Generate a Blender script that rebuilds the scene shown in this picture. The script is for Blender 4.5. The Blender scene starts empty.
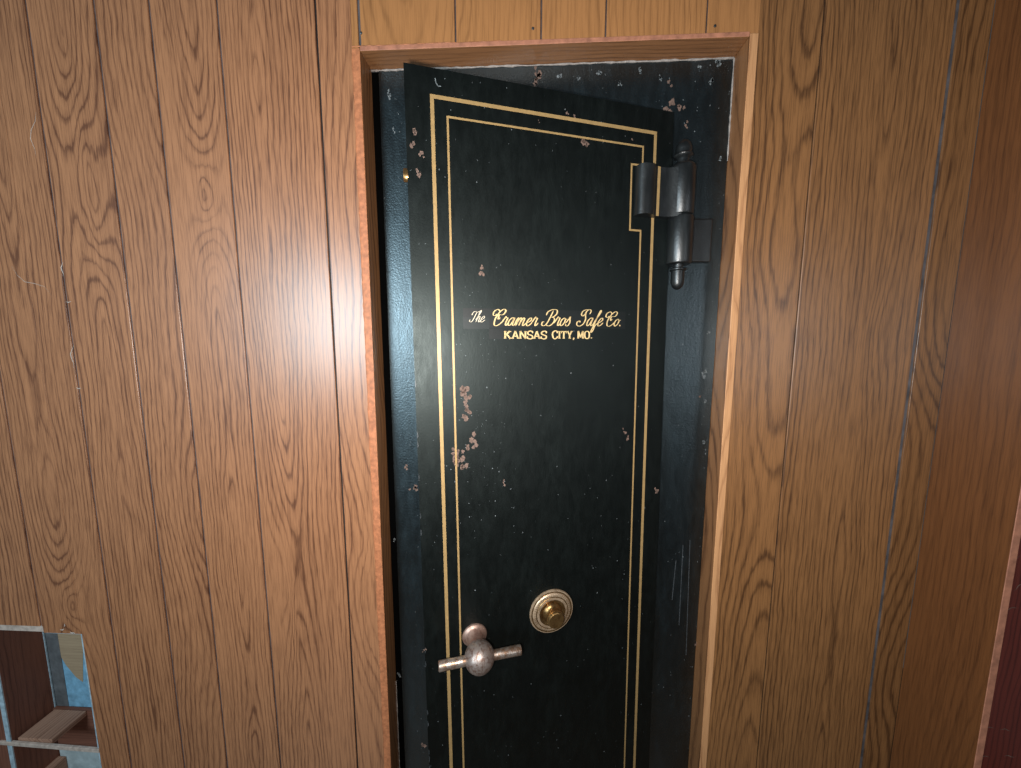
import bpy, math, random
from mathutils import Vector
random.seed(7)
C = bpy.context.scene.collection
PI = math.pi

# ------------------------------------------------------------------ helpers
class MB:
    """collects faces (with grain coordinates in metres and plank data) and links them as one mesh object"""
    def __init__(s):
        s.v, s.f, s.m, s.uv, s.pl, s.kn = [], [], [], [], [], {}
    def face(s, pts, mat=0, uv=None, pl=(0, 0, .5, .1)):
        b = len(s.v)
        s.v += [tuple(p) for p in pts]
        s.f.append(tuple(range(b, b + len(pts))))
        s.m.append(mat)
        s.uv.append(uv or [(p[0], p[2]) for p in pts])
        s.pl.append(pl)
    def box(s, x0, x1, y0, y1, z0, z1, mat=0, grain='z', pl=(0, 0, .5, .1), mats=None):
        P = lambda i, j, k: ((x0, x1)[i], (y0, y1)[j], (z0, z1)[k])
        F = {'front': ((0,0,0),(1,0,0),(1,0,1),(0,0,1)), 'back': ((1,1,0),(0,1,0),(0,1,1),(1,1,1)),
             'left': ((0,1,0),(0,0,0),(0,0,1),(0,1,1)), 'right': ((1,0,0),(1,1,0),(1,1,1),(1,0,1)),
             'top': ((0,0,1),(1,0,1),(1,1,1),(0,1,1)), 'bottom': ((0,1,0),(1,1,0),(1,0,0),(0,0,0))}
        for n, q in F.items():
            pts = [P(*c) for c in q]
            if grain == 'z': uv = [(p[0] + p[1], p[2]) for p in pts]
            elif grain == 'x': uv = [(p[2] + p[1], p[0]) for p in pts]
            else: uv = [(p[0] + p[2], p[1]) for p in pts]
            s.face(pts, (mats or {}).get(n, mat), uv, pl)
    def grid(s, rows, mat=0, closed=False, pl=(0, 0, .5, .1)):
        """shared-vertex sheet from rows of points"""
        b = len(s.v); n = len(rows[0])
        for r in rows: s.v += [tuple(p) for p in r]
        for i in range(len(rows) - 1):
            for j in range(n if closed else n - 1):
                k = (j + 1) % n
                q = (b + i*n + j, b + i*n + k, b + (i+1)*n + k, b + (i+1)*n + j)
                s.f.append(q); s.m.append(mat); s.uv.append([(s.v[t][0], s.v[t][2]) for t in q]); s.pl.append(pl)
    def lathe(s, prof, origin, axis, seg=40, mat=0, inner=None):
        """prof: list of (distance along axis, radius)"""
        a = Vector(axis).normalized(); o = Vector(origin)
        t = Vector((0, 0, 1)) if abs(a.z) < .9 else Vector((1, 0, 0))
        e1 = a.cross(t).normalized(); e2 = a.cross(e1)
        rows = []
        for h, r in prof:
            rows.append([o + a*h + (e1*math.cos(2*PI*k/seg) + e2*math.sin(2*PI*k/seg))*max(r, 1e-5) for k in range(seg)])
        b = len(s.m); s.grid(rows, mat, closed=True)
        if inner:
            for i in range(len(rows) - 1):
                if any(a < (prof[i][1] + prof[i+1][1])/2 < b_ for a, b_ in inner):
                    for j in range(seg): s.m[b + i*seg + j] = 1
    def build(s, name, mats, parent=None, smooth=None):
        me = bpy.data.meshes.new(name)
        me.from_pydata(s.v, [], s.f)
        me.uv_layers.new(name='grain'); me.color_attributes.new('plank', 'FLOAT_COLOR', 'CORNER'); me.color_attributes.new('knot', 'FLOAT_COLOR', 'CORNER')
        u = me.uv_layers['grain']; c = me.color_attributes['plank']; kn = me.color_attributes['knot']
        i = 0
        for p in me.polygons:
            p.material_index = s.m[p.index]
            for j in range(p.loop_total):
                u.data[i].uv = s.uv[p.index][j]; q = s.pl[p.index]; c.data[i].color = (q[0], q[1] + 5, q[2], q[3]); k = s.kn.get(q[0], (0, 0, 0, 0)); kn.data[i].color = (k[0] + 5, k[1], k[2], k[3]); i += 1
        for m in (mats if isinstance(mats, (list, tuple)) else [mats]): me.materials.append(m)
        import bmesh
        bm = bmesh.new(); bm.from_mesh(me)
        bmesh.ops.remove_doubles(bm, verts=bm.verts, dist=1e-6)
        bm.to_mesh(me); bm.free()
        if smooth is not None:
            me.polygons.foreach_set('use_smooth', [True]*len(me.polygons))
            me.set_sharp_from_angle(angle=math.radians(smooth))
        o = bpy.data.objects.new(name, me); C.objects.link(o); o.parent = parent
        return o

def tag(o, label=None, cat=None, group=None, kind=None):
    if label: o['label'] = label
    if cat: o['category'] = cat
    if group: o['group'] = group
    if kind: o['kind'] = kind
    return o
def empty(name, loc, rz=0, **k):
    o = bpy.data.objects.new(name, None); C.objects.link(o)
    o.location = loc; o.rotation_euler = (0, 0, rz); o.empty_display_size = .1
    return tag(o, **k)
def bevel(o, w, n=2, ang=35):
    m = o.modifiers.new('edge', 'BEVEL'); m.width = w; m.segments = n; m.limit_method = 'ANGLE'; m.angle_limit = math.radians(ang)
    return o

# ------------------------------------------------------------------ camera (surveyed from the photograph)
FPX, DIST, EYE = 360., .73, 1.37
PITCH = math.atan(FPX/3120); YAW = math.radians(2.6)
cam = bpy.data.cameras.new('camera'); cam.sensor_width = 36; cam.lens = FPX*36/1021; cam.clip_start = .01
co = bpy.data.objects.new('camera', cam); C.objects.link(co)
co.location = (0, -DIST, EYE); co.rotation_euler = (PI/2 - PITCH, 0, YAW)
bpy.context.scene.camera = co
CF = Vector((-math.sin(YAW)*math.cos(PITCH), math.cos(YAW)*math.cos(PITCH), -math.sin(PITCH)))
CR = Vector((math.cos(YAW), math.sin(YAW), 0)); CU = CR.cross(CF); CC = Vector((0, -DIST, EYE))
def on_plane(u, v, p, n):
    r = CF*FPX + CR*(u - 510.5) + CU*(384 - v)
    return CC + r*((Vector(p) - CC).dot(n)/r.dot(n))
def on_wall(u, v, y=0): return on_plane(u, v, (0, y, 0), Vector((0, 1, 0)))

# ------------------------------------------------------------------ materials
class NT:
    def __init__(s, name):
        s.mat = bpy.data.materials.new(name); s.mat.use_nodes = True
        s.t = s.mat.node_tree; s.t.nodes.clear()
        s.out = s.n('ShaderNodeOutputMaterial'); s.b = s.n('ShaderNodeBsdfPrincipled')
        s.t.links.new(s.b.outputs[0], s.out.inputs[0])
    def n(s, k, **a):
        o = s.t.nodes.new(k)
        for q, w in a.items(): setattr(o, q, w)
        return o
    def put(s, sock, val):
        if hasattr(val, 'is_output'): s.t.links.new(val, sock)
        elif isinstance(val, (tuple, list)) and len(val) == 3 and sock.type == 'RGBA': sock.default_value = (*val, 1)
        else: sock.default_value = val
    def math(s, op, a, b=0., c=0., clamp=False):
        o = s.n('ShaderNodeMath', operation=op); o.use_clamp = clamp
        for i, x in enumerate((a, b, c)): s.put(o.inputs[i], x)
        return o.outputs[0]
    def xyz(s, x, y, z):
        o = s.n('ShaderNodeCombineXYZ')
        for i, q in enumerate((x, y, z)): s.put(o.inputs[i], q)
        return o.outputs[0]
    def noise(s, vec, scale=1., detail=2., rough=.5):
        o = s.n('ShaderNodeTexNoise'); s.put(o.inputs['Vector'], vec)
        o.inputs['Scale'].default_value = scale; o.inputs['Detail'].default_value = detail; o.inputs['Roughness'].default_value = rough
        return o.outputs['Fac']
    def ramp(s, fac, stops):
        o = s.n('ShaderNodeValToRGB'); e = o.color_ramp.elements
        while len(e) < len(stops): e.new(.5)
        for q, (p, c) in zip(e, stops):
            q.position = p; q.color = (c, c, c, 1) if isinstance(c, (int, float)) else (*c, 1)
        s.put(o.inputs[0], fac); return o.outputs[0]
    def mix(s, f, a, b, mode='MIX'):
        o = s.n('ShaderNodeMix', data_type='RGBA', blend_type=mode)
        s.put(o.inputs['Factor'], f); s.put(o.inputs['A'], a) if False else None
        s.put(o.inputs[6], a); s.put(o.inputs[7], b); return o.outputs[2]
    def bump(s, h, strength=.3, dist=.001):
        o = s.n('ShaderNodeBump'); o.inputs['Strength'].default_value = strength; o.inputs['Distance'].default_value = dist
        s.put(o.inputs['Height'], h); s.t.links.new(o.outputs[0], s.b.inputs['Normal'])
    def set(s, **k):
        for q, w in k.items(): s.put(s.b.inputs[q.replace('_', ' ')], w)
        return s.mat

def wood(name, light, dark, rough=.4, spacing=.0088, lines=1., pores=1., spec=.5, slope=.17, wander=.035, coat=0.):
    t = NT(name)
    uvn = t.n('ShaderNodeUVMap'); uvn.uv_map = 'grain'
    sp = t.n('ShaderNodeSeparateXYZ'); t.t.links.new(uvn.outputs[0], sp.inputs[0]); u, v = sp.outputs[0], sp.outputs[1]
    at = t.n('ShaderNodeAttribute'); at.attribute_name = 'plank'
    sc = t.n('ShaderNodeSeparateColor'); t.t.links.new(at.outputs['Color'], sc.inputs[0])
    seed, heart, tone, hb = sc.outputs[0], sc.outputs[1], sc.outputs[2], at.outputs['Alpha']
    S = t.math('MULTIPLY', seed, 61.7)
    M = lambda a, k: t.math('MULTIPLY', a, k)
    n1 = t.noise(t.xyz(M(u, 7), M(v, 2.2), S), 1, 2)
    n2 = t.noise(t.xyz(M(u, 38), M(v, 9), t.math('ADD', S, 9.1)), 1, 2)
    n3 = t.noise(t.xyz(t.math('ADD', S, 3.3), M(v, 1.35), 0.), 1, 1)
    U = t.math('SUBTRACT', t.math('ADD', u, 5.), heart)
    U = t.math('ADD', U, M(t.math('SUBTRACT', n1, .5), wander))
    U = t.math('ADD', U, M(t.math('SUBTRACT', n2, .5), .011))
    h = t.math('ADD', M(t.math('SUBTRACT', n3, .5), slope), hb)
    r = t.math('SQRT', t.math('ADD', t.math('MULTIPLY', U, U), t.math('MULTIPLY', h, h)))
    ka = t.n('ShaderNodeAttribute'); ka.attribute_name = 'knot'
    ks = t.n('ShaderNodeSeparateColor'); t.t.links.new(ka.outputs['Color'], ks.inputs[0])
    wob = M(t.math('SUBTRACT', n2, .5), .02)
    ku = M(t.math('ADD', t.math('SUBTRACT', t.math('ADD', u, 5.), ks.outputs[0]), wob), 24.)
    kv = M(t.math('SUBTRACT', v, ks.outputs[1]), t.math('MULTIPLY_ADD', ka.outputs['Alpha'], 1., 0.))
    kd = t.math('SQRT', t.math('ADD', t.math('ADD', t.math('MULTIPLY', ku, ku), t.math('MULTIPLY', kv, kv)), .02))
    kp = t.math('MULTIPLY', ks.outputs[2], t.math('EXPONENT', M(kd, -1.)))
    fine = t.noise(t.xyz(M(u, 160), M(v, 22), S), 1, 2)
    ring = t.math('ADD', t.math('ADD', M(r, 1/spacing), kp), M(fine, .42))
    saw = t.math('FRACT', ring)
    idx = t.noise(t.xyz(M(t.math('FLOOR', ring), 3.17), S, 0.), 1, 0)
    line = t.ramp(saw, [(0, .95), (.10, .75), (.24, .12), (.55, .0), (.86, .22), (1, .9)])
    patch = t.noise(t.xyz(M(u, 14), M(v, 3.1), t.math('ADD', S, 21.)), 1, 1)
    amt = t.math('MULTIPLY', t.math('MULTIPLY_ADD', idx, 1.9, -.1, clamp=True), t.math('MULTIPLY_ADD', patch, 2.2, -.2, clamp=True))
    line = t.math('MULTIPLY', line, M(amt, lines), clamp=True)
    po = t.noise(t.xyz(M(u, 620), M(v, 17), S), 1, 3, .6)
    pore = t.ramp(po, [(.40, .62), (.52, .12), (.66, 0.)])
    streak = t.noise(t.xyz(M(u, 62), M(v, 1.6), t.math('ADD', S, 5.)), 1, 3)
    broad = t.noise(t.xyz(M(u, 10), M(v, 1.1), t.math('ADD', S, 15.)), 1, 1)
    k = t.math('ADD', line, M(pore, .52*pores))
    k = t.math('ADD', k, M(t.math('SUBTRACT', streak, .5), .62))
    k = t.math('ADD', k, M(t.math('SUBTRACT', broad, .5), .22))
    k = t.math('ADD', k, t.math('SUBTRACT', .5, tone), clamp=True)
    col = t.mix(k, light, dark)
    t.bump(t.math('SUBTRACT', 1., t.math('ADD', line, M(pore, .7))), .10, .0005)
    ro = t.math('MULTIPLY_ADD', po, .16, rough - .08)
    return t.set(Base_Color=col, Roughness=ro, Specular_IOR_Level=spec, Coat_Weight=coat, Coat_Roughness=.33)

def paint(name, base, worn, rough=.34, wear=.5, grit=.25, spec=.5, coat=0., crough=.3, tint=(1, 1, 1)):
    t = NT(name); tc = t.n('ShaderNodeTexCoord'); o = tc.outputs['Object']
    mp = t.n('ShaderNodeMapping'); mp.inputs['Scale'].default_value = (1, 1, .35); t.t.links.new(o, mp.inputs[0])
    a = t.noise(mp.outputs[0], 16, 5, .65); b = t.noise(o, 190, 3, .6); c = t.noise(mp.outputs[0], 70, 4, .7)
    w = t.math('MULTIPLY', t.ramp(a, [(.42, 0.), (.70, 1.)]), t.ramp(c, [(.38, .25), (.62, 1.)]))
    sp = t.ramp(b, [(.66, 0.), (.74, 1.)])
    k = t.math('ADD', t.math('MULTIPLY', w, wear), t.math('MULTIPLY', sp, .35*wear), clamp=True)
    t.bump(t.math('ADD', t.noise(o, 260, 3), t.math('MULTIPLY', c, 1.1)), grit, .0006)
    if coat: t.t.links.new(t.b.inputs['Normal'].links[0].from_socket, t.b.inputs['Coat Normal'])
    return t.set(Base_Color=t.mix(k, base, worn), Roughness=t.math('MULTIPLY_ADD', c, .3, rough - .15), Specular_IOR_Level=spec, Coat_Weight=coat, Coat_Roughness=crough, Specular_Tint=tint)

def metal(name, base, worn, rough=.35, scale=60, metallic=.9, lo=.45, hi=.62):
    t = NT(name); tc = t.n('ShaderNodeTexCoord'); o = tc.outputs['Object']
    a = t.noise(o, scale, 5, .7); b = t.noise(o, scale*5, 3, .6)
    t.bump(t.math('ADD', a, b), .15, .0006)
    return t.set(Base_Color=t.mix(t.ramp(a, [(lo, 0.), (hi, 1.)]), base, worn), Metallic=metallic,
                 Roughness=t.math('MULTIPLY_ADD', b, .3, rough - .12))

def plain(name, col, rough=.6, var=.25, scale=60, metallic=0., spec=.5):
    t = NT(name); tc = t.n('ShaderNodeTexCoord'); a = t.noise(tc.outputs['Object'], scale, 4, .6)
    lo = tuple(c*(1 - var) for c in col); hi = tuple(min(1, c*(1 + var)) for c in col)
    return t.set(Base_Color=t.mix(t.ramp(a, [(.3, 0.), (.7, 1.)]), lo, hi), Roughness=rough, Metallic=metallic, Specular_IOR_Level=spec)

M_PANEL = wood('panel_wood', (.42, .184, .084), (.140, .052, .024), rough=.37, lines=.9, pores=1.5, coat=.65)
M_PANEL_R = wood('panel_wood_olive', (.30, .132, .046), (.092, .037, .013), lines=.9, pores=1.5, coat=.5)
M_TOP = wood('panel_wood_golden', (.42, .185, .066), (.20, .085, .030), lines=.55)
M_JAMB = wood('jamb_wood', (.30, .135, .055), (.10, .04, .016), lines=.9)
M_RETURN = wood('return_board_wood', (.19, .070, .022), (.075, .026, .009), coat=.5, lines=.5, pores=1.3, rough=.40)
M_RED = wood('mahogany', (.135, .026, .018), (.035, .008, .007), rough=.28, lines=.7, pores=.3)
M_ROUGHWOOD = wood('framing_lumber', (.36, .205, .14), (.15, .07, .045), rough=.75, lines=.7, spec=.2)
M_DARKWOOD = wood('stained_stud', (.18, .072, .045), (.075, .028, .019), rough=.6, lines=.6, spec=.3)
M_GROOVE = plain('groove_brown', (.085, .062, .060), .5, .5, 30)
M_SEAM = plain('seam_black', (.014, .011, .011), .6, .4, 30)
M_SEAMGREY = plain('seam_grey', (.10, .09, .095), .45, .5, 25)
M_EDGE = plain('raw_edge_red', (.46, .165, .070), .55, .3, 110)
M_EDGETAN = wood('raw_edge_tan', (.60, .30, .135), (.30, .125, .05), rough=.5, lines=.7)
M_EDGEPINK = plain('raw_edge_pink', (.42, .17, .10), .6, .3, 60)
M_DOOR = paint('door_black_enamel', (.0008, .0013, .0012), (.010, .014, .013), .47, .30, .22, .38, 0., .3, (.86, 1, .97))
M_FRAME = paint('frame_black_enamel', (.0006, .0012, .0016), (.012, .022, .028), .38, .45, .8, 1., .8, .29, (.66, .90, 1))
M_BODY = plain('safe_interior', (.001, .001, .001), .95, spec=.05)
M_HINGE = paint('hinge_black_enamel', (.003, .004, .0045), (.03, .036, .038), .42, .5, .45, .7, .4, .36)
M_GOLD = plain('gold_leaf', (.42, .265, .110), .45, .12, 120, .25)
M_GOLDTXT = plain('gold_lettering', (.66, .47, .22), .4, .15, 300, .2)
M_PALETXT = plain('faded_lettering', (.62, .52, .38), .5, .15, 300)
M_PATCH = plain('glossy_patch', (.0026, .0046, .0043), .46, .3, 200, spec=.4)
M_PATCH2 = plain('hazy_patch', (.006, .0105, .0100), .46, .25, 200, spec=.4)
M_CHIP = plain('bare_primer', (.15, .092, .070), .75, .45, 260)
M_DUST = plain('dust_speck', (.15, .165, .17), .8, .5, 300)
M_SCUFF = plain('pale_scuff', (.48, .40, .34), .8, .3, 200)
M_DRIP = plain('dried_drip', (.05, .055, .06), .45, .4, 200)
M_BRASS = metal('aged_brass', (.52, .375, .25), (.33, .225, .14), .36, 70, .55)
M_KNOB = metal('brown_brass', (.36, .215, .085), (.22, .12, .045), .30, 60)
M_NICKEL = metal('worn_nickel', (.40, .325, .29), (.22, .135, .105), .40, 120, .75, .48, .60)
M_NICKELBAR = metal('worn_bar_nickel', (.52, .44, .385), (.33, .19, .12), .36, 110, .85, .44, .60)
M_COPPER = metal('coppered_nickel', (.46, .30, .24), (.30, .17, .13), .42, 80, .7)
M_CAULK = plain('dusty_caulk', (.30, .26, .235), .8, .35, 120)
M_BLUE = plain('blue_plaster', (.16, .34, .48), .7, .3, 45)
M_BLUEEDGE = plain('pale_blue_edge', (.30, .40, .46), .75, .3, 90)
M_PAPER = wood('brown_paper', (.34, .25, .16), (.19, .13, .08), rough=.8, lines=.4, spec=.2)
M_GREYB = plain('grey_batten', (.085, .090, .095), .7, .35, 40)
M_LEDGE = plain('pale_ledge', (.42, .34, .29), .75, .3, 80)
M_SHEET = plain('pale_backing', (.36, .42, .43), .7, .25, 30)
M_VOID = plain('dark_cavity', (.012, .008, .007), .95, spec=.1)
M_FLOOR = plain('floor_boards', (.16, .10, .06), .5, .3, 8)
M_STEEL = plain('dull_nail', (.12, .12, .12), .45, .3, 200, .8)

# ------------------------------------------------------------------ setting: panelled wall
ZT = 2.42
HX, HZ, HZL, HXS = -1.047, .686, .702, -1.142        # the cut-out: right edge, top, raised top of its left bit, where that ends
OX0, OX1, OZ = -.331, .410, 1.918                    # the opening with its lining
HB = .20
PLANKS = [  # x0, x1, seed, heart u, tone, bias, groove material on the right, groove width
    (-1.62, -1.42, .11, -1.50, .50, .02, 2, .004), (-1.42, -1.147, .93, -1.25, .47, .02, 2, .005),
    (-1.147, -.970, .37, -1.07, .45, .03, 2, .005), (-.970, -.832, .62, -.895, .50, .00, 2, .005),
    (-.832, -.722, .21, -.69, .52, .10, 2, .0045), (-.722, -.588, .74, -.645, .55, .01, 2, .0042),
    (-.588, -.398, .48, -.515, .58, .00, 3, .0038), (-.398, OX0, .85, -.30, .60, .10, None, 0)]
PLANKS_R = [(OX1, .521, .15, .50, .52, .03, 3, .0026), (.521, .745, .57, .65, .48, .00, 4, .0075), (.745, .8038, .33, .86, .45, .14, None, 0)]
PLANKS_T = [(OX0, -.316, .71, -.5, .5, .1, 4, .005), (-.316, -.135, .05, -.23, .55, .11, 2, .003), (-.135, .023, .45, -.2, .56, .12, 2, .003),
            (.023, .140, .66, .2, .55, .13, 2, .003), (.140, .319, .27, .05, .56, .12, 2, .003), (.319, OX1, .91, .3, .55, .10, None, 0)]
def scratch(m, p, ang, ln, w, mat, y):
    d = Vector((math.cos(ang), 0, math.sin(ang))); s = Vector((-d.z, 0, d.x))
    P = Vector(p); k = 5
    for i in range(k):
        a, b = i/k, (i + 1)/k
        wa, wb = w*math.sin(PI*min(a + .05, 1)), w*math.sin(PI*min(b + .02, .999))
        j = lambda q: s*ln*.08*math.sin(q*7 + p[0]*50)
        A, B = P + d*ln*a + j(a), P + d*ln*b + j(b)
        m.face([(A + s*wa).to_tuple(), (A - s*wa).to_tuple(), (B - s*wb).to_tuple(), (B + s*wb).to_tuple()], mat)
wall = MB()
def plank(x0, x1, z0, z1, w0, w1, mat, pl, gm):
    a, b, t, c = x0 + w0/2, x1 - w1/2, .0045, (.0002 if w0 > .006 or not (w0 + w1) else .0007)
    def uv(ps): return [(p[0], p[2]) for p in ps]
    def q(ps, m): wall.face(ps, m, uv(ps), pl)
    d = c if w1 else .0002
    q([(a + c, 0, z0), (b - d, 0, z0), (b - d, 0, z1), (a + c, 0, z1)], mat)
    q([(a, c, z0), (a + c, 0, z0), (a + c, 0, z1), (a, c, z1)], mat)
    q([(b - d, 0, z0), (b, d, z0), (b, d, z1), (b - d, 0, z1)], mat)
    q([(a, t, z0), (a, c, z0), (a, c, z1), (a, t, z1)], mat)
    q([(b, d, z0), (b, t, z0), (b, t, z1), (b, d, z1)], mat)
    q([(a, t, z1), (a, c, z1), (a + c, 0, z1), (b - d, 0, z1), (b, d, z1), (b, t, z1)], mat)
    q([(b, t, z0), (b, d, z0), (b - d, 0, z0), (a + c, 0, z0), (a, c, z0), (a, t, z0)], mat)
    if w1: q([(b, .0028, z0), (x1 + w1/2, .0028, z0), (x1 + w1/2, .0028, z1), (b, .0028, z1)], gm)
def run(planks, zr, mat):
    w0 = 0
    for (x0, x1, sd, ht, tn, hb, gm, w) in planks:
        pl = (sd, ht, tn, hb)
        for (xa, xb, z0, z1) in zr(x0, x1):
            plank(xa, xb, z0, z1, w0 if xa == x0 else 0, w if xb == x1 else 0, mat, pl, gm or 0)
        w0 = w
def zr_left(x0, x1):
    if x0 >= HX: return [(x0, x1, 0, ZT)]
    if x1 <= -1.42: return [(x0, x1, 0, ZT)]
    if x1 <= HXS: return [(x0, x1, HZL, ZT), (x0, x1, 0, HB)]
    r = [(x0, HXS, HZL, ZT), (HXS, HX, HZ, ZT), (x0, HX, 0, HB), (HX, x1, 0, ZT)]
    return [q for q in r if q[1] - q[0] > 1e-4]
for sdv, (uu, vv), amp, el in ((.37, (72, 606), 7, 11.), (.62, (92, 190), 8, 3.2), (.74, (206, 196), 8, 9.), (.48, (287, 590), 8, 5.), (.21, (140, 560), 3, 3.),
                               (.93, (40, 245), 6, 10.), (.15, (800, 190), 6, 3.5), (.57, (880, 330), 5, 6.), (.85, (362, 545), 3, 9.)):
    q_ = on_wall(uu, vv); wall.kn[sdv] = (q_.x, q_.z, amp, el)
run(PLANKS, zr_left, 0)
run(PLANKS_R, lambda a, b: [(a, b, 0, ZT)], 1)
run(PLANKS_T, lambda a, b: [(a, b, OZ, ZT)], 5)
for (u, v, an, ln, wd) in ((33, 112, -1.72, .085, .0006), (62, 262, -1.70, .030, .0010), (66, 302, 0., .012, .0008), (72, 345, -1.70, .05, .0009), (76, 388, -.1, .012, .0010),
                           (10, 268, -.6, .10, .0004), (60, 630, .2, .012, .0014), (70, 632, -.3, .014, .0016), (64, 627, 1.2, .010, .001)):
    p = on_wall(u, v, -.0002); scratch(wall, p, an, ln, wd, 6, -.0002)
wo = wall.build('wall_back', [M_PANEL, M_PANEL_R, M_GROOVE, M_SEAM, M_SEAMGREY, M_TOP, M_SCUFF]); tag(wo, kind='structure')
# plasterboard behind the panelling, left open at the cut-out and the opening
pb = MB(); y0, y1 = .0046, .016
for (a, b, z0, z1) in ((-1.62, -1.40, 0, ZT), (-1.40, HXS, .684, ZT), (HXS, -1.056, .681, ZT), (-1.056, OX0, 0, ZT), (-1.40, -1.056, 0, HB + .01),
                       (OX0, OX1, OZ, ZT), (OX1, .804, 0, ZT)):
    pb.box(a, b, y0, y1, z0, z1, 0, mats={'front': 1 if (a == -1.40 and z0 > .5) else 0})
tag(pb.build('wall_back_board', [M_BLUEEDGE, M_LEDGE]), kind='structure')
fl = MB(); fl.box(-2.4, 1.6, -2.6, .9, -.05, 0, 0, 'y'); tag(fl.build('floor', M_FLOOR), kind='structure')

# return board on the right and the dark red board past it
rb = MB(); rb.box(.804, .8165, -.131, .0, 0, ZT, 0, 'z', (.4, .62, .5, .10), mats={'front': 1, 'right': 0})
# wood grain of the return runs on its side face
tag(bevel(rb.build('wall_right', [M_RETURN, M_EDGEPINK]), .0008, 1), kind='structure')
rd = MB(); rd.box(.8165, 1.45, -.118, -.096, 0, ZT, 0, 'z', (.7, 1.02, .5, .03))
for (x, y, an, ln) in ((980, 728, .05, .025), (1000, 729, -.1, .02), (978, 757, .1, .02), (1004, 756, 0, .02), (1010, 570, 1.2, .03), (1005, 610, .3, .02), (1014, 590, .8, .02)):
    p = on_wall(x, y, -.1183); scratch(rd, p, an, ln, .0007, 1, -.1183)
tag(rd.build('wall_right_board', [M_RED, M_CHIP]), kind='structure')

# lining boards of the opening
def lining(name, pts, mats, grain, edge):
    pass
lj = MB()
ys = [0 + i*.06 for i in range(32)]
lj.box(OX0, -.3155, -.0022, .0495, 0, OZ, 0, 'z', (.22, -.2, .5, .1), mats={'front': 1})
tag(bevel(lj.build('trim_1', [M_JAMB, M_EDGE]), .0014, 2), kind='structure')
rj = MB()
rj.box(.3945, OX1, -.0022, .0495, 0, OZ, 0, 'z', (.52, .45, .55, .1), mats={'front': 1})
tag(bevel(rj.build('trim_2', [M_JAMB, M_EDGETAN]), .0014, 2), kind='structure')
tj = MB()
tj.box(-.3155, .3945, -.0022, .0495, OZ - .0055, OZ + .003, 0, 'x', (.83, 2.0, .55, .02), mats={'front': 1})
tag(bevel(tj.build('trim_3', [M_JAMB, M_EDGEPINK]), .0012, 2), kind='structure')
# ragged glue bead along the joint of lining and panelling
gb = MB()
def bead(m, pts, r, mat=0, seg=6, y=0):
    rows = []
    for i, p in enumerate(pts):
        a = Vector(pts[min(i + 1, len(pts) - 1)]) - Vector(pts[max(i - 1, 0)]); a.normalize()
        e1 = Vector((0, 1, 0)); e2 = a.cross(e1).normalized(); e1 = e2.cross(a)
        rr = r*random.uniform(.55, 1.35)
        rows.append([Vector(p) + (e1*math.cos(2*PI*k/seg) + e2*math.sin(2*PI*k/seg))*rr for k in range(seg)])
    m.grid(rows, mat, True)
bead(gb, [(OX0 + random.uniform(-.0006, .0006), -.0002, .05 + i*.0085) for i in range(220)], .0017)
bead(gb, [(-.331 + i*.0085, -.0004, OZ + .0032 + random.uniform(-.0006, .0008)) for i in range(34)], .0013)
tag(gb.build('trim_4', M_EDGE, smooth=60), kind='structure')
ck = MB()
bead(ck, [(-.3145 + i*.0101, .0450, OZ - .0072 + random.uniform(-.0006, .0006)) for i in range(71)], .0019)
bead(ck, [(.3935, .0450, OZ - .008 - i*.008) for i in range(24)], .0015)
bead(ck, [(-.3142 , .0450, .55 - i*.008) for i in range(40)], .0012)
tag(ck.build('trim_5', M_CAULK, smooth=60), kind='structure')

# nails above the opening
for (u, v, lab) in ((361, 33, 'small dull nail head above the top left corner of the safe doorway'), (533, 28.5, 'small dull nail head above the middle of the safe doorway'),
                    (715, 26, 'small dull nail head above the top right corner of the safe doorway')):
    p = on_wall(u, v); nb = MB(); nb.lathe([(-.004, .0012), (-.0002, .0012), (0, .0026), (.0008, .0024), (.0013, .0012), (.0014, 0)], (p.x, 0, p.z), (0, -1, 0), 16)
    tag(nb.build('nail', M_STEEL, smooth=50), lab, 'nail', 'nails in the panelling over the doorway')

# ------------------------------------------------------------------ what shows inside the cut-out
W = lambda *a: on_wall(*a)
st = empty('wall_stud', (-1.30, .05, HB), label='dark stained upright stud at the left inside the wall cut-out', cat='stud')
m = MB(); m.box(-1.345, -1.2805, .0050, .088, HB - .15, .680, 0, 'z', (.3, -1.2, .5, .05)); o = m.build('stud', M_DARKWOOD, st); o.matrix_parent_inverse = st.matrix_world.inverted(); 
m = MB(); m.box(-1.2805, -1.2785, .0860, .0885, HB - .15, .680); m.box(-1.2935, -1.2815, .0030, .0052, HB - .15, .680); o = m.build('edge_strip', M_BLUEEDGE, st); tag(o, 'pale blue painted edge')
for ch in st.children: ch.location = (-st.location.x, -st.location.y, -st.location.z); ch.matrix_parent_inverse.identity()
m = MB(); m.box(-1.2780, -1.243, .0890, .104, 0, .92); tag(m.build('batten', M_GREYB), 'grey upright batten beside the dark stud in the wall cut-out', 'batten')
m = MB(); m.box(-1.2430, -1.0, .0900, .100, 0, .92); tag(m.build('plaster_sheet', M_BLUE), 'blue plaster sheet behind the wall cut-out', 'plaster')
m = MB()
pp = [W(u, v, .0895) for u, v in ((55, 630), (83, 630), (83, 660), (83, 682), (76, 677), (66, 665), (60, 655), (56, 643))]
m.face([(p.x, .0893, p.z) for p in reversed(pp)], 0, [(p.z, p.x) for p in reversed(pp)], (.4, 2, .5, .1))
m.face([(p.x, .0899, p.z) for p in pp], 0, [(p.z, p.x) for p in pp], (.4, 2, .5, .1))
for i in range(len(pp)):
    a, b = pp[i], pp[(i + 1) % len(pp)]
    m.face([(a.x, .0893, a.z), (b.x, .0893, b.z), (b.x, .0899, b.z), (a.x, .0899, a.z)])
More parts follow.
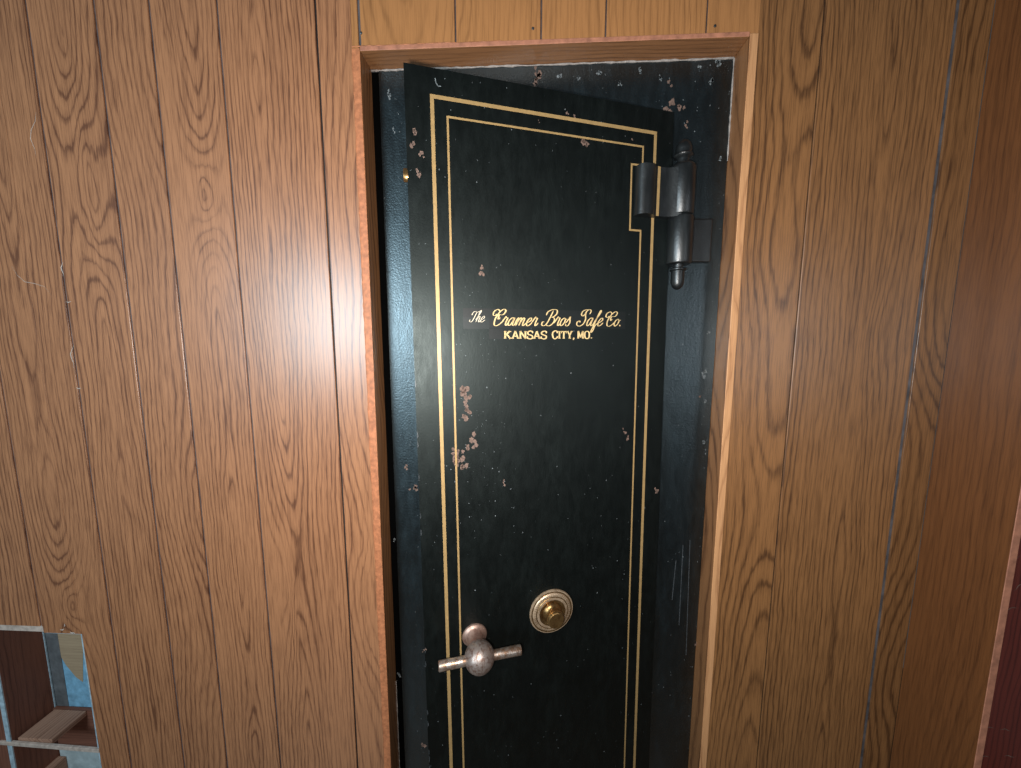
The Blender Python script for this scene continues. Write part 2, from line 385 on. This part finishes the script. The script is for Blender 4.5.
tag(m.build('paper_scrap', M_PAPER), 'torn brown paper scrap hanging on the blue plaster in the cut-out', 'paper')
for (x0, x1, z1, sd, tn, lab) in ((-1.270, -1.2255, .3855, .2, .62, 'paler left wood block lying front to back inside the cut-out'),
                                  (-1.2250, -1.180, .3852, .8, .45, 'darker right wood block lying front to back inside the cut-out')):
    m = MB(); m.box(x0, x1, .0078, .0795, z1 - .014, z1, 0, 'y', (sd, x0 + .1, tn, .08)); tag(bevel(m.build('wood_block', M_ROUGHWOOD), .0012), lab, 'wood block', 'wood blocks on the ledge in the cut-out')
m = MB(); m.box(-1.312, -1.050, .0012, .0072, .3705, .3805, 0, 'x', (.1, 2, .5, .1))
m.v = [(x, y, z - (x + 1.30)*.030) for x, y, z in m.v]
tag(bevel(m.build('ledge', M_LEDGE), .001), 'thin pale ledge across the front of the wall cut-out', 'ledge')
m = MB(); m.box(-1.1795, -1.0, .0800, .0885, 0, .270); m.box(-1.2770, -1.1795, .0800, .0885, 0, .270); tag(m.build('backing_board', [M_SHEET]), 'pale grey backing board low inside the wall cut-out', 'board')
m = MB(); m.box(-1.2770, -1.0, .0800, .0885, .2702, .3850, 0, 'x', (.5, 1, .5, .1)); tag(m.build('void_shade_board', [M_DARKWOOD]), 'dark board standing in for the shade of the void above the pale backing board in the cut-out', 'board')  # board added where only the void's shade shows; dark stud wood stands for it
m = MB(); m.box(-1.60, -.90, .108, .116, 0, 1.0); tag(m.build('wall_cavity_shade', M_VOID), kind='structure')  # near-black panel added at the back, the unlit cavity put into its colour
a, b = W(39, 751, .0880), W(70, 752, .0880)
m = MB(); m.box(a.x, b.x, .0078, .0795, a.z - .045, a.z, 0, 'y', (.6, a.x + .05, .52, .06)); tag(bevel(m.build('wood_block', M_ROUGHWOOD), .0012), 'lowest wood block under the pale ledge in the cut-out', 'wood block', 'wood blocks low in the cut-out')

# ------------------------------------------------------------------ the safe: fixed front frame
FY = .046
sf = empty('safe', (.04, .07, 0), label='tall black iron safe with gold lettered door ajar, set into the wood panelled wall', cat='safe')
def child(mb, name, mats, par, smooth=None):
    """build in world coordinates, then hang under the empty"""
    o = mb.build(name, mats, par, smooth); o.location = tuple(-c for c in par.location); return o
IX0, IX1, IZ0, IZ1 = -.19, .255, .08, 1.775
fp = MB()
L0, L1, FT = -.300, .3935, OZ - .0068
for (a, b, z0, z1) in ((L0, IX0, 0.001, FT), (IX1, L1, 0.001, FT), (IX0, IX1, IZ1, FT), (IX0, IX1, 0.001, IZ0)):
    fp.box(a, b, FY, FY + .05, z0, z1)
fp.box(.2775, .2835, FY - .0035, FY, IZ0 - .03, 1.795)                      # narrow raised jamb bead beside the door
def blob(m, c, r, mat, ax, az, off, n=11, jag=.45, fn=None):
    ph = [random.uniform(1 - jag, 1 + jag) for _ in range(n)]
    pts = [(c[0] + r*ax*ph[i]*math.cos(2*PI*i/n), off, c[1] + r*az*ph[i]*math.sin(2*PI*i/n)) for i in range(n)]
    if fn: pts = [fn(*p) for p in pts]
    m.face(pts, mat)
def chips(m, spots, off, mat, conv, fn=None):
    for (u, v, r, n) in spots:
        s, z = conv(u, v)
        for i in range(n):
            k = r*.0017
            blob(m, (s + random.gauss(0, k*.5), z + random.gauss(0, k*.75)), k*random.uniform(.25, .6), mat, 1, 1.2, off, fn=fn)
cw = lambda u, v: ((lambda p: (p.x, p.z))(on_wall(u, v, FY)))
chips(fp, [(537, 76, 5, 5), (534, 80, 4, 3), (668, 111, 7, 6), (680, 108, 4, 3), (687, 124, 3, 3), (672, 82, 3, 2), (414, 489, 5, 5), (405, 466, 4, 3),
           (700, 398, 2, 2), (716, 372, 3, 3), (698, 645, 4, 5)], FY - .0002, 1, cw)
chips(fp, [(708, 332, 2, 4), (704, 374, 3, 6), (706, 400, 2, 5), (704, 442, 2, 5), (389, 95, 2.5, 7), (394, 130, 2, 3), (712, 80, 2.5, 7), (700, 70, 2, 8), (640, 70, 2, 9), (600, 72, 2, 9),
           (578, 78, 2, 7), (720, 160, 2, 5), (718, 62, 3, 6), (660, 78, 2, 8), (620, 84, 2, 8), (560, 76, 2, 8), (395, 540, 2, 3), (399, 675, 3, 3)], FY - .0002, 2, lambda u, v: cw(u, v))
for i in range(260):
    side = random.random()
    if side < .42: x, z = random.uniform(.29, L1 - .003), random.uniform(.3, FT)
    elif side < .75: x, z = random.uniform(L0 + .002, -.2), random.uniform(.3, FT)
    else: x, z = random.uniform(L0, L1), random.uniform(1.80, FT)
    if side < .42 and random.random() < .45: x = L1 - abs(random.gauss(0, .006)) - .001
    blob(fp, (x, z), random.uniform(.0003, .00095), 2, 1, random.uniform(.8, 1.8), FY - .00015, 6)
for (u, v0, v1) in ((683, 545, 625), (690, 540, 655), (676, 560, 600)):                                            # dried runs of paint
    p0, p1 = on_wall(u, v0, FY), on_wall(u - 4, v1, FY)
    for i in range(8):
        a, b = p0.lerp(p1, i/8), p0.lerp(p1, (i + 1)/8); w = .0008
        fp.face([(a.x - w, FY - .0002, a.z), (b.x - w, FY - .0002, b.z), (b.x + w, FY - .0002, b.z), (a.x + w, FY - .0002, a.z)], 3)
child(fp, 'face_plate', [M_FRAME, M_CHIP, M_DUST, M_DRIP], sf, 40)
bo = MB()
bo.box(-.345, -.3003, FY + .004, .62, .001, FT); bo.box(.383, .393, FY + .052, .62, .001, FT); bo.box(-.30, .383, .61, .62, .001, FT)
bo.box(-.30, .383, FY + .052, .61, FT - .01, FT); bo.box(-.30, .383, FY + .052, .61, .001, .012)
child(bo, 'body', M_BODY, sf)
# hinge half on the frame
BX, BY, BR = .295, .0135, .0235
lf = MB(); lf.box(.300, .368, .0335, FY, 1.531, 1.615); bevel(child(lf, 'hinge_leaf', M_HINGE, sf), .0035, 3)
kn = MB(); kn.lathe([(0, 0), (0, BR - .003), (.0012, BR - .0008), (.003, BR), (.086, BR), (.0885, BR - .001), (.0895, BR - .003), (.0895, 0)], (BX + .001, BY, 1.5215), (0, 0, 1), 40)
kk = child(kn, 'hinge_knuckle', M_HINGE, sf, 40)
fb = MB(); fb.lathe([(0, .009), (-.006, .009), (-.0075, .0135), (-.0085, .0152), (-.0105, .0152), (-.012, .0135), (-.0125, .0122), (-.031, .0124), (-.038, .0114), (-.0435, .0088), (-.0470, .005), (-.0480, 0)], (BX + .001, BY, 1.5215), (0, 0, 1), 32)
child(fb, 'hinge_finial', M_HINGE, sf, 45)

# ------------------------------------------------------------------ the safe door, standing ajar on that hinge
ALPHA = math.radians(17); XR = Vector((.275, .016, 0)); DZ = .07
DN = Vector((math.sin(ALPHA), -math.cos(ALPHA), 0)); DE = Vector((math.cos(ALPHA), math.sin(ALPHA), 0))
sd = empty('door', (XR.x - .04, XR.y - .07, DZ), ALPHA); sd.parent = sf; tag(sd, 'black safe door with gold pinstripes standing ajar')
def dconv(u, v, off=0):
    p = on_plane(u, v, XR + DN*off, DN); s, z = (p - XR).dot(DE), p.z
    for _ in range(3): s = (p - XR).dot(DE) - (.0056 + (s + .49)*.013)*(1.80 - z)
    return (s, z)
def skew(s, y, z):                                   # the old door hangs a little out of square
    return (s + (.0056 + (s + .49)*.013)*(1.80 - z), y, z - DZ)
DT = 1.801; DB = DZ + .004
dp = MB()
def dbox(m, s0, s1, y0, y1, z0, z1, mat=0):
    t = MB(); t.box(s0, s1, y0, y1, z0, z1)
    for f in t.f: m.face([skew(*t.v[i]) for i in f], mat)
N = 1
dbox(dp, -.490, 0, 0, .018, DB, DT)
dbox(dp, -.452, -.050, .018, .050, DB + .035, DT - .035)
fnk = lambda s, y, z: skew(s, y, z)
chips(dp, [(481, 268, 3, 3), (483, 273, 3, 3), (464, 391, 5, 6), (470, 396, 4, 4), (467, 408, 5, 6), (463, 415, 4, 4), (472, 440, 5, 6), (468, 447, 3, 3), (457, 458, 6, 8), (462, 464, 5, 5), (455, 452, 3, 3),
           (625, 432, 3, 3), (627, 438, 3, 3), (414, 132, 3, 4), (413, 146, 3, 4), (422, 154, 3, 3), (420, 174, 3, 4), (583, 142, 4, 4), (632, 140, 2, 2), (655, 143, 2, 2),
           (504, 482, 2, 3), (656, 492, 4, 4), (425, 745, 3, 4), (424, 650, 2, 3), (567, 115, 2, 3), (574, 116, 2, 2), (539, 121, 2, 2)], -.0002, 1, dconv, fnk)
def dstreak(pts, w, mat):
    q = [dconv(*p) for p in pts]
    for (a, b) in zip(q, q[1:]):
        d = Vector((b[0] - a[0], b[1] - a[1])).normalized()*w
        dp.face([fnk(a[0] - d.y, -.0002, a[1] + d.x), fnk(a[0] + d.y, -.0002, a[1] - d.x), fnk(b[0] + d.y, -.0002, b[1] - d.x), fnk(b[0] - d.y, -.0002, b[1] + d.x)], mat)
dstreak([(435, 78), (436, 83), (438, 86), (441, 86.5)], .0007, 2)
for i in range(16):                                                                # scuffed paint along the free edge
    z = random.uniform(.45, 1.35)
    dp.face([fnk(-.4895, -.0002, z), fnk(-.4885 + random.uniform(0, .0012), -.0002, z + .004), fnk(-.4886, -.0002, z + random.uniform(.006, .012)), fnk(-.4895, -.0002, z + .014)][::-1], 3)
for i in range(420):
    s, z = random.uniform(-.487, -.004), random.uniform(.35, 1.795)
    if random.random() < .3: s, z = random.gauss(-.385, .035), random.gauss(1.25, .2)
    if z > DT - .003 or s < -.488: continue
    blob(dp, (s, z), random.choice((.0003, .0004, .0005, .0008))*random.uniform(.8, 1.25), 2, 1, random.uniform(.8, 1.6), -.00015, 6, fn=fnk)
for (a, b, c, d_, mt) in ((463, 308, 625, 329, 4), (463, 317, 489, 329, 5), (489, 329, 500, 338, 4)):               # rectangles where the name was repainted
    s0, z1 = dconv(a, b); s1, z0 = dconv(c, d_); y = -.00022 - .0001*(mt == 5)
    if mt == 4 and a == 489: s1, z0 = dconv(503, 339)
    dp.face([fnk(s0, y, z0), fnk(s1, y, z0), fnk(s1, y, z1), fnk(s0, y, z1)], mt)
door = dp.build('door_panel', [M_DOOR, M_CHIP, M_DUST, M_DRIP, M_PATCH, M_PATCH2], sd)
# gold pinstripes
def stripe(name, pts, w, closed=True):
    m = MB(); n = len(pts)
    def offs(i, k):
        p, a, b = Vector(pts[i]), Vector(pts[i - 1]), Vector(pts[(i + 1) % n])
        d1, d2 = (p - a).normalized(), (b - p).normalized()
        n1, n2 = Vector((-d1.y, d1.x)), Vector((-d2.y, d2.x)); q = (n1 + n2); q = q/(q.dot(n1))
        return p + q*k
    for i in range(n):
        j = (i + 1) % n
        A, B, Cc, D = offs(i, w/2), offs(i, -w/2), offs(j, -w/2), offs(j, w/2)
        m.face([skew(p.x, -.0005, p.y) for p in (A, B, Cc, D)])
    return m.build(name, M_GOLD, sd)
stripe('pinstripe', [(-.448, 1.759), (-.448, .12), (-.039, .12), (-.039, 1.759)], .0060)
stripe('pinstripe', [(-.424, 1.732), (-.424, .148), (-.0645, .148), (-.0645, 1.582), (-.0875, 1.582), (-.0875, 1.699), (-.0645, 1.699), (-.0645, 1.732)], .0034)

# ---- lettering: pen strokes, thick on the downstroke
def catmull(P, n=7):
    out = []
    for i in range(len(P) - 1):
        p0, p1, p2, p3 = P[max(i - 1, 0)], P[i], P[i + 1], P[min(i + 2, len(P) - 1)]
        for k in range(n):
            t = k/n
            out.append(tuple(.5*((2*p1[c]) + (-p0[c] + p2[c])*t + (2*p0[c] - 5*p1[c] + 4*p2[c] - p3[c])*t*t + (-p0[c] + 3*p1[c] - 3*p2[c] + p3[c])*t**3) for c in (0, 1)))
    return out + [P[-1]]
G = {
 'a': (.92, [[(.62,.82),(.42,1.0),(.14,.78),(.05,.36),(.2,.02),(.44,.2),(.64,.95)], [(.66,1.0),(.60,.4),(.68,.05),(.86,.08),(1.02,.4)]]),
 'r': (.74, [[(-.05,.3),(.15,.85),(.24,1.12),(.3,.98),(.52,.95),(.48,.45),(.52,.08),(.66,.05),(.84,.4)]]),
 'm': (1.34, [[(-.05,.3),(.12,.92),(.22,.9),(.20,.5),(.16,0)], [(.2,.35),(.42,.95),(.58,.9),(.58,.55),(.54,0)], [(.58,.35),(.80,.95),(.98,.88),(.96,.45),(1.0,.06),(1.16,.06),(1.40,.45)]]),
 'e': (.70, [[(-.02,.35),(.25,.45),(.52,.72),(.44,.98),(.22,.9),(.06,.45),(.2,.03),(.46,.06),(.76,.42)]]),
 'o': (.72, [[(.36,1.0),(.12,.78),(.05,.32),(.24,.0),(.5,.25),(.56,.72),(.38,1.0)], [(.42,.95),(.55,.8),(.78,.86)]]),
 's': (.66, [[(-.02,.3),(.22,.75),(.36,1.12),(.40,.85),(.54,.42),(.42,.03),(.18,.02),(.08,.2)]]),
 'h': (.84, [[(.0,.3),(.3,1.2),(.46,1.8),(.34,1.9),(.24,1.4),(.16,0)], [(.2,.4),(.42,.95),(.6,.88),(.56,.4),(.6,.06),(.74,.05),(.9,.4)]]),
 'f': (.56, [[(0,.3),(.3,1.1),(.5,1.75),(.40,1.92),(.28,1.4),(.16,.2),(.06,-.62),(.16,-.8),(.3,-.5),(.32,.02),(.62,.4)]]),
 'T': (.80, [[(-.12,1.1),(-.06,1.55),(.25,1.75),(.6,1.62),(1.05,1.82)], [(.58,1.64),(.45,.9),(.34,.3),(.12,.0),(-.15,.12),(-.16,.4)]]),
 'C': (1.10, [[(.40,1.70),(.08,1.98),(-.28,1.74),(-.28,1.32),(.0,1.20),(.14,1.42)], [(.70,1.30),(.98,1.42),(1.06,1.85),(.76,2.02),(.38,1.62),(.14,.80),(.26,.1),(.62,-.02),(.95,.25),(1.10,.5)], [(.72,1.32),(.46,1.28),(.50,.78),(.70,.98)]]),
 'B': (1.16, [[(.50,1.85),(.38,1.0),(.22,.25),(-.06,-.02),(-.36,.1),(-.38,.42),(-.14,.45)], [(-.22,1.25),(-.14,1.7),(.35,1.98),(.92,1.92),(1.06,1.5),(.82,1.14),(.46,1.02)], [(.46,1.04),(.92,.95),(1.06,.52),(.80,.06),(.42,-.02),(.20,.16)]]),
 'S': (1.0, [[(.98,1.45),(1.02,1.85),(.74,2.0),(.44,1.76),(.46,1.32),(.66,.86),(.60,.28),(.2,-.04),(-.22,.1),(-.30,.45),(-.05,.60),(.10,.40)], [(.44,1.55),(.16,1.22),(-.10,1.40),(-.06,1.78),(.30,1.98),(.74,1.98)]]),
 'K0': (1.05, [[(.75,1.28),(.55,1.2),(.48,1.55),(.78,1.9),(1.0,1.75)], [(.9,1.6),(.40,1.45),(.10,.9),(.12,.2),(.48,-.02),(.86,.3)], [(.1,1.75),(.5,1.6),(1.0,1.85)]]),
 '.': (.3, [[(.08,.10),(.14,.14),(.18,.06),(.10,.02)]]),
}
def ribbon(m, pts, x0, z0, sx, sz, slant, w0, w1, y, mat=0):
    q = [(x0 + (p[0] + slant*p[1])*sx, z0 + p[1]*sz) for p in catmull(pts)]
    L = []
    for i, p in enumerate(q):
        a, b = q[max(i - 1, 0)], q[min(i + 1, len(q) - 1)]
        d = Vector((b[0] - a[0], b[1] - a[1]))
        d = d.normalized() if d.length > 1e-9 else Vector((1, 0))
        k = abs(d.y)**1.6; end = min(1, .35 + min(i, len(q) - 1 - i)/4)
        w = (w0 + (w1 - w0)*k)*end/2
        L.append((fnk(p[0] - d.y*w, y, p[1] + d.x*w), fnk(p[0] + d.y*w, y, p[1] - d.x*w)))
    for (a, b), (c, d) in zip(L, L[1:]): m.face([a, b, d, c], mat)
def script(m, word, u0, u1, vb, capu, slant=.38, w0=.0009, w1=.0026, mat=0):
    """one word fitted between two points measured on the door"""
    s0, z0 = dconv(u0, vb); s1, _ = dconv(u1, vb)
    sz = (dconv(u0, vb - capu)[1] - z0)/1.95
    adv = sum(G[c][0] for c in word) + slant*.6
    sx = (s1 - s0)/adv; x = s0
    first = G[word[0]][1]; x += .25*sx*(word[0] in 'CBST')
    sx = (s1 - x)/adv
    for k, c in enumerate(word):
        for st_ in G[c][1]: ribbon(m, st_, x, z0, sx, sz, slant*sz/sx if sx else 0, w0, w1, -.0007 - .00002*k, mat)
        x += G[c][0]*sx
G['Z'] = G['C']
tx = MB()
script(tx, 'Cramer', 489.5, 538, 325.4, 16)
script(tx, 'Bros', 542, 571, 325.6, 16)
script(tx, 'Safe', 576, 603, 325.8, 16)
script(tx, 'Zo.', 604.5, 622, 326, 14)
script(tx, 'The', 468.5, 485, 322, 12, w0=.0006, w1=.0014, mat=1)
tx.build('script_lettering', [M_GOLDTXT, M_PALETXT], sd)
# capitals with slab serifs on a 0..1 square
CAP = {
 'K': ([(.16,0,.16,1)], [(.16,.38,.78,1),(.40,.55,.84,0)], [(.0,.34,0),(.0,.34,1),(.62,.98,1),(.66,1.02,0)]),
 'A': ([], [(.10,0,.46,1),(.46,1,.84,0),(.24,.32,.70,.32)], [(-.06,.28,0),(.66,1.02,0)]),
 'N': ([(.14,0,.14,1),(.82,0,.82,1)], [(.14,1,.82,0)], [(0,.3,0),(0,.2,1),(.66,.98,1)]),
 'I': ([(.2,0,.2,1)], [], [(.02,.38,0),(.02,.38,1)]),
 'T': ([(.42,0,.42,1)], [(.02,.95,.82,.95),(.04,.72,.04,1),(.80,.72,.80,1)], [(.24,.6,0)]),
 'Y': ([(.44,0,.44,.45)], [(.12,1,.44,.42),(.44,.42,.76,1)], [(.26,.62,0),(-.02,.28,1),(.60,.90,1)]),
 'M': ([(.14,0,.14,1),(.96,0,.96,1)], [(.16,1,.55,.15),(.55,.15,.94,1)], [(0,.3,0),(0,.2,1),(.80,1.12,0),(.90,1.12,1)]),
}
CURV = {'S': [[(.76,.72),(.74,.96),(.42,1.02),(.14,.86),(.18,.60),(.50,.48),(.76,.34),(.72,.06),(.40,-.03),(.10,.08),(.06,.32)]],
        'C': [[(.82,.70),(.80,.96),(.48,1.02),(.16,.82),(.10,.48),(.22,.1),(.52,-.02),(.82,.16),(.86,.32)]],
        'O': [[(.48,1.0),(.16,.84),(.08,.5),(.16,.14),(.48,0),(.80,.14),(.88,.5),(.80,.84),(.48,1.0)]],
        '.': [[(.08,.03),(.12,.10),(.18,.04)]], ',': [[(.10,.10),(.16,.04),(.08,-.16)]]}
WID = {'K': 1.06, 'A': 1.0, 'N': 1.02, 'S': .90, 'C': .98, 'I': .48, 'T': .92, 'Y': .94, 'M': 1.2, 'O': 1.14, '.': .44, ',': .40}
ct = MB()
def caps(word, u0, u1, vb, h):
    s0, z0 = dconv(u0, vb); s1, _ = dconv(u1, vb); sz = dconv(u0, vb - h)[1] - z0
    sx = (s1 - s0)/(sum(WID[c] for c in word) - .08); x = s0
    y = -.0007
    def seg(a, b, c, d, w):
        p, q = Vector((x + a*sx, z0 + b*sz)), Vector((x + c*sx, z0 + d*sz)); t = (q - p).normalized()*w/2
        ct.face([fnk(p.x - t.y, y, p.y + t.x), fnk(p.x + t.y, y, p.y - t.x), fnk(q.x + t.y, y, q.y - t.x), fnk(q.x - t.y, y, q.y + t.x)])
    for c in word:
        if c in CAP:
            v, d, s = CAP[c]
            for q in v: seg(*q, .0031)
            for i, q in enumerate(d): seg(*q, .0028 if (c in 'AKNMY' and i != 2) else .0016)
            for (a, b, zz) in s: seg(a, zz + (.06 if zz == 0 else -.06), b, zz + (.06 if zz == 0 else -.06), .0016)
        else:
            for st_ in CURV[c]: ribbon(ct, st_, x, z0, sx, sz, 0, .0016 if c not in '.,' else .002, .0030, y)
        x += WID[c]*sx
caps('KANSAS', 503.8, 546.5, 338.6, 7.6)
caps('CITY,', 551.8, 574.5, 338.6, 7.6)
caps('MO.', 577.2, 592.6, 338.6, 7.6)
ct.build('capital_lettering', M_GOLDTXT, sd)

def dl(s, off, z): return Vector(skew(s, -off, z))
FR = Vector((0, -1, 0))
# hinge strap and upper knuckle
hs = MB()
prof = [(-.078, 0), (-.078, .007), (-.0765, .0125), (-.073, .0172), (-.067, .0200), (-.060, .0208), (-.053, .0200), (-.0475, .0172), (-.044, .0138), (-.040, .0122), (-.030, .0118), (-.020, .0122), (-.012, .0142), (-.006, .0175), (-.001, .0215), (.006, .026), (.012, .010), (.0, 0)]
za, zb = 1.6075 - DZ, 1.6955 - DZ
rows = [[(s, -o_, z) for (s, o_) in prof] for z in (za, zb)]
hs.grid([rows[1], rows[0]])
hs.face([(s, -o_, zb) for (s, o_) in reversed(prof)]); hs.face([(s, -o_, za) for (s, o_) in prof])
w2l = lambda P: (lambda d: ((d.dot(DE)), -d.dot(DN), d.z - DZ))(Vector(P) - XR)
bx, by, bz = w2l((BX, BY, 1.6125))
g = hs; g.face([(-.0385, -.01255, za), (-.0325, -.01232, za), (-.0325, -.01232, zb), (-.0385, -.01255, zb)], 1)
hs_o = hs.build('hinge_strap', [M_HINGE, M_GOLD], sd, 40)
hk = MB(); hk.lathe([(0, 0), (0, BR - .003), (.0008, BR - .0008), (.002, BR), (.086, BR), (.090, BR - .0015), (.0935, BR - .005), (.0955, BR - .010), (.096, 0)], (bx, by, bz), (0, 0, 1), 40)
hk.build('hinge_knuckle', M_HINGE, sd, 40)
hf = MB(); hf.lathe([(.0945, .0115), (.099, .0105), (.103, .0105), (.1055, .0135), (.107, .0165), (.109, .0175), (.111, .0165), (.1122, .0145), (.1128, .0142), (.119, .0150), (.125, .0142), (.131, .0118), (.1355, .0080), (.138, .0035), (.1385, 0)], (bx, by, bz), (0, 0, 1), 32)
hf.build('hinge_finial', M_HINGE, sd, 45)

# turning handle: rosette, stem, ball and crossbar
hb_ = dconv(474.5, 634.5); base = dl(hb_[0], 0, hb_[1])
hh = sd
ha = MB()
ha.lathe([(0, .0235), (.002, .0240), (.0045, .0228), (.0065, .0200), (.009, .0182), (.014, .0160), (.020, .0145), (.026, .0150), (.030, .0165), (.034, .019)], base, FR, 36)
hro = ha.build('handle_rosette', M_COPPER, hh, 40); tag(hro, 'coppery round handle base'); tag(sd, 'black safe door with gold pinstripes standing ajar')
bs, bz_ = dconv(479.5, 657, .050); bc = dl(bs, .050, bz_)
ba = MB(); R_ = .0270
ba.lathe([(-R_*math.cos(t), R_*math.sin(t)*1.0) for t in [i*PI/24 for i in range(25)]], bc, FR, 40)
pits = ba
for (u, v) in ((475.5, 670), (478.5, 670.3), (481.5, 670), (484.5, 669.3), (486.5, 667.5), (483.5, 671.2), (481.8, 646)):
    s_, z_ = dconv(u, v, .064); P = dl(s_, .064, z_); d = (P - bc).normalized()
    pits.lathe([(-.0002, .0009), (.0003, .0007), (.0004, 0)], bc + d*R_, d, 8, 1)
hball = ba.build('handle_ball', [M_NICKEL, M_VOID], hh, 60)
l0, l1 = dconv(438.5, 666.3, .050), dconv(521, 649.5, .050)
A, B = dl(l0[0], .050, l0[1]), dl(l1[0], .050, l1[1])
br = MB(); ax = (B - A); ln = ax.length; rb_ = .0088
br.lathe([(0, 0), (0, rb_ - .0014), (.0006, rb_ - .0005), (.0016, rb_), (ln*.28, rb_*.97), (ln*.40, rb_*.92), (ln*.60, rb_*.92), (ln*.72, rb_*.97), (ln - .0016, rb_), (ln - .0006, rb_ - .0005), (ln, rb_ - .0014), (ln, 0)], A, ax, 32)
hbar = br.build('handle_crossbar', M_NICKELBAR, hh, 40)

# combination dial
ds, dz = dconv(551, 610); dc = dl(ds, 0, dz)
di = MB()
di.lathe([(0.0000, 0.0458), (0.0024, 0.0466), (0.0046, 0.0458), (0.0053, 0.0435), (0.0051, 0.0420), (0.0051, 0.0409), (0.0068, 0.0396), (0.0077, 0.0379), (0.0079, 0.0345), (0.0073, 0.0339), (0.0073, 0.0332), (0.0081, 0.0325), (0.0086, 0.0277), (0.0077, 0.0232), (0.0062, 0.0209), (0.0055, 0.0192), (0.0055, 0.0113)], dc, FR, 56, 0, [(0, .0262), (.0326, .0344), (.0405, .0428)])
tk = di
for i in range(50):
    a = 2*PI*i/50; r0, r1 = .0352 if i % 5 else .0338, .0388
    c_, s_ = math.cos(a), math.sin(a); w = .00028
    y = dc.y - .0081
    di.face([(dc.x + c_*r0 - s_*w, y + .0001, dc.z + s_*r0 + c_*w), (dc.x + c_*r0 + s_*w, y + .0001, dc.z + s_*r0 - c_*w), (dc.x + c_*r1 + s_*w, y + .0003, dc.z + s_*r1 - c_*w), (dc.x + c_*r1 - s_*w, y + .0003, dc.z + s_*r1 + c_*w)], 1)
dial = di.build('combination_dial', [M_BRASS, M_KNOB], sd, 30)
kb = MB()
kb.lathe([(0.0052, 0.0201), (0.0070, 0.0205), (0.0092, 0.0195), (0.0113, 0.0171), (0.0135, 0.0149), (0.0162, 0.0142), (0.0186, 0.0146), (0.0205, 0.0165), (0.0227, 0.0173), (0.0270, 0.0173), (0.0297, 0.0166), (0.0308, 0.0149), (0.0305, 0.0116), (0.0302, 0.0000)], dc, FR, 44)
tag(kb.build('dial_knob', M_KNOB, sd, 35), 'darker brown brass dial knob')
# brass bolt showing at the free edge of the door
zb_ = dconv(404, 173.5)[1]; P = dl(-.489, -.006, zb_)
lb = MB(); lb.lathe([(0, .0105), (.0055, .0105), (.0068, .0098), (.0074, .008), (.0074, 0)], P, (-1, 0, 0), 28)
bo_ = lb.build('locking_bolt', M_KNOB, sd, 35); bo_.scale = (1, .7, 1); bo_.location.y = P.y*(1 - .7)

# ------------------------------------------------------------------ light
def area(name, loc, aim, size, power, col, sy=None, shape='RECTANGLE', spread=PI):
    l = bpy.data.lights.new(name, 'AREA'); l.energy = power; l.color = col; l.shape = shape; l.size = size; l.size_y = sy or size; l.spread = spread
    o = bpy.data.objects.new(name, l); C.objects.link(o); o.location = loc
    o.rotation_euler = (Vector(aim) - Vector(loc)).to_track_quat('-Z', 'Y').to_euler(); return o
area('phone_flash', CC - CR*.045 - CU*.03 - CF*.01, CC + CF + Vector((0, 0, .12)), .03, 9.6, (1, .97, .93), shape='DISK')
area('window_light', (-1.16, -1.62, 1.50), (-.36, 0, 1.40), .50, 28.0, (.70, .89, 1), .54)
area('doorway_light', (1.45, -1.62, 1.40), (.45, 0, 1.37),   .35, 3.5, (.88, .94, 1), .7)
w = bpy.data.worlds.new('world'); bpy.context.scene.world = w; w.use_nodes = True
w.node_tree.nodes['Background'].inputs[0].default_value = (.9, .95, 1, 1); w.node_tree.nodes['Background'].inputs[1].default_value = .05

vs = bpy.context.scene.view_settings
vs.view_transform = 'Standard'; vs.look = 'None'; vs.exposure = 0; vs.gamma = 1; vs.use_curve_mapping = False
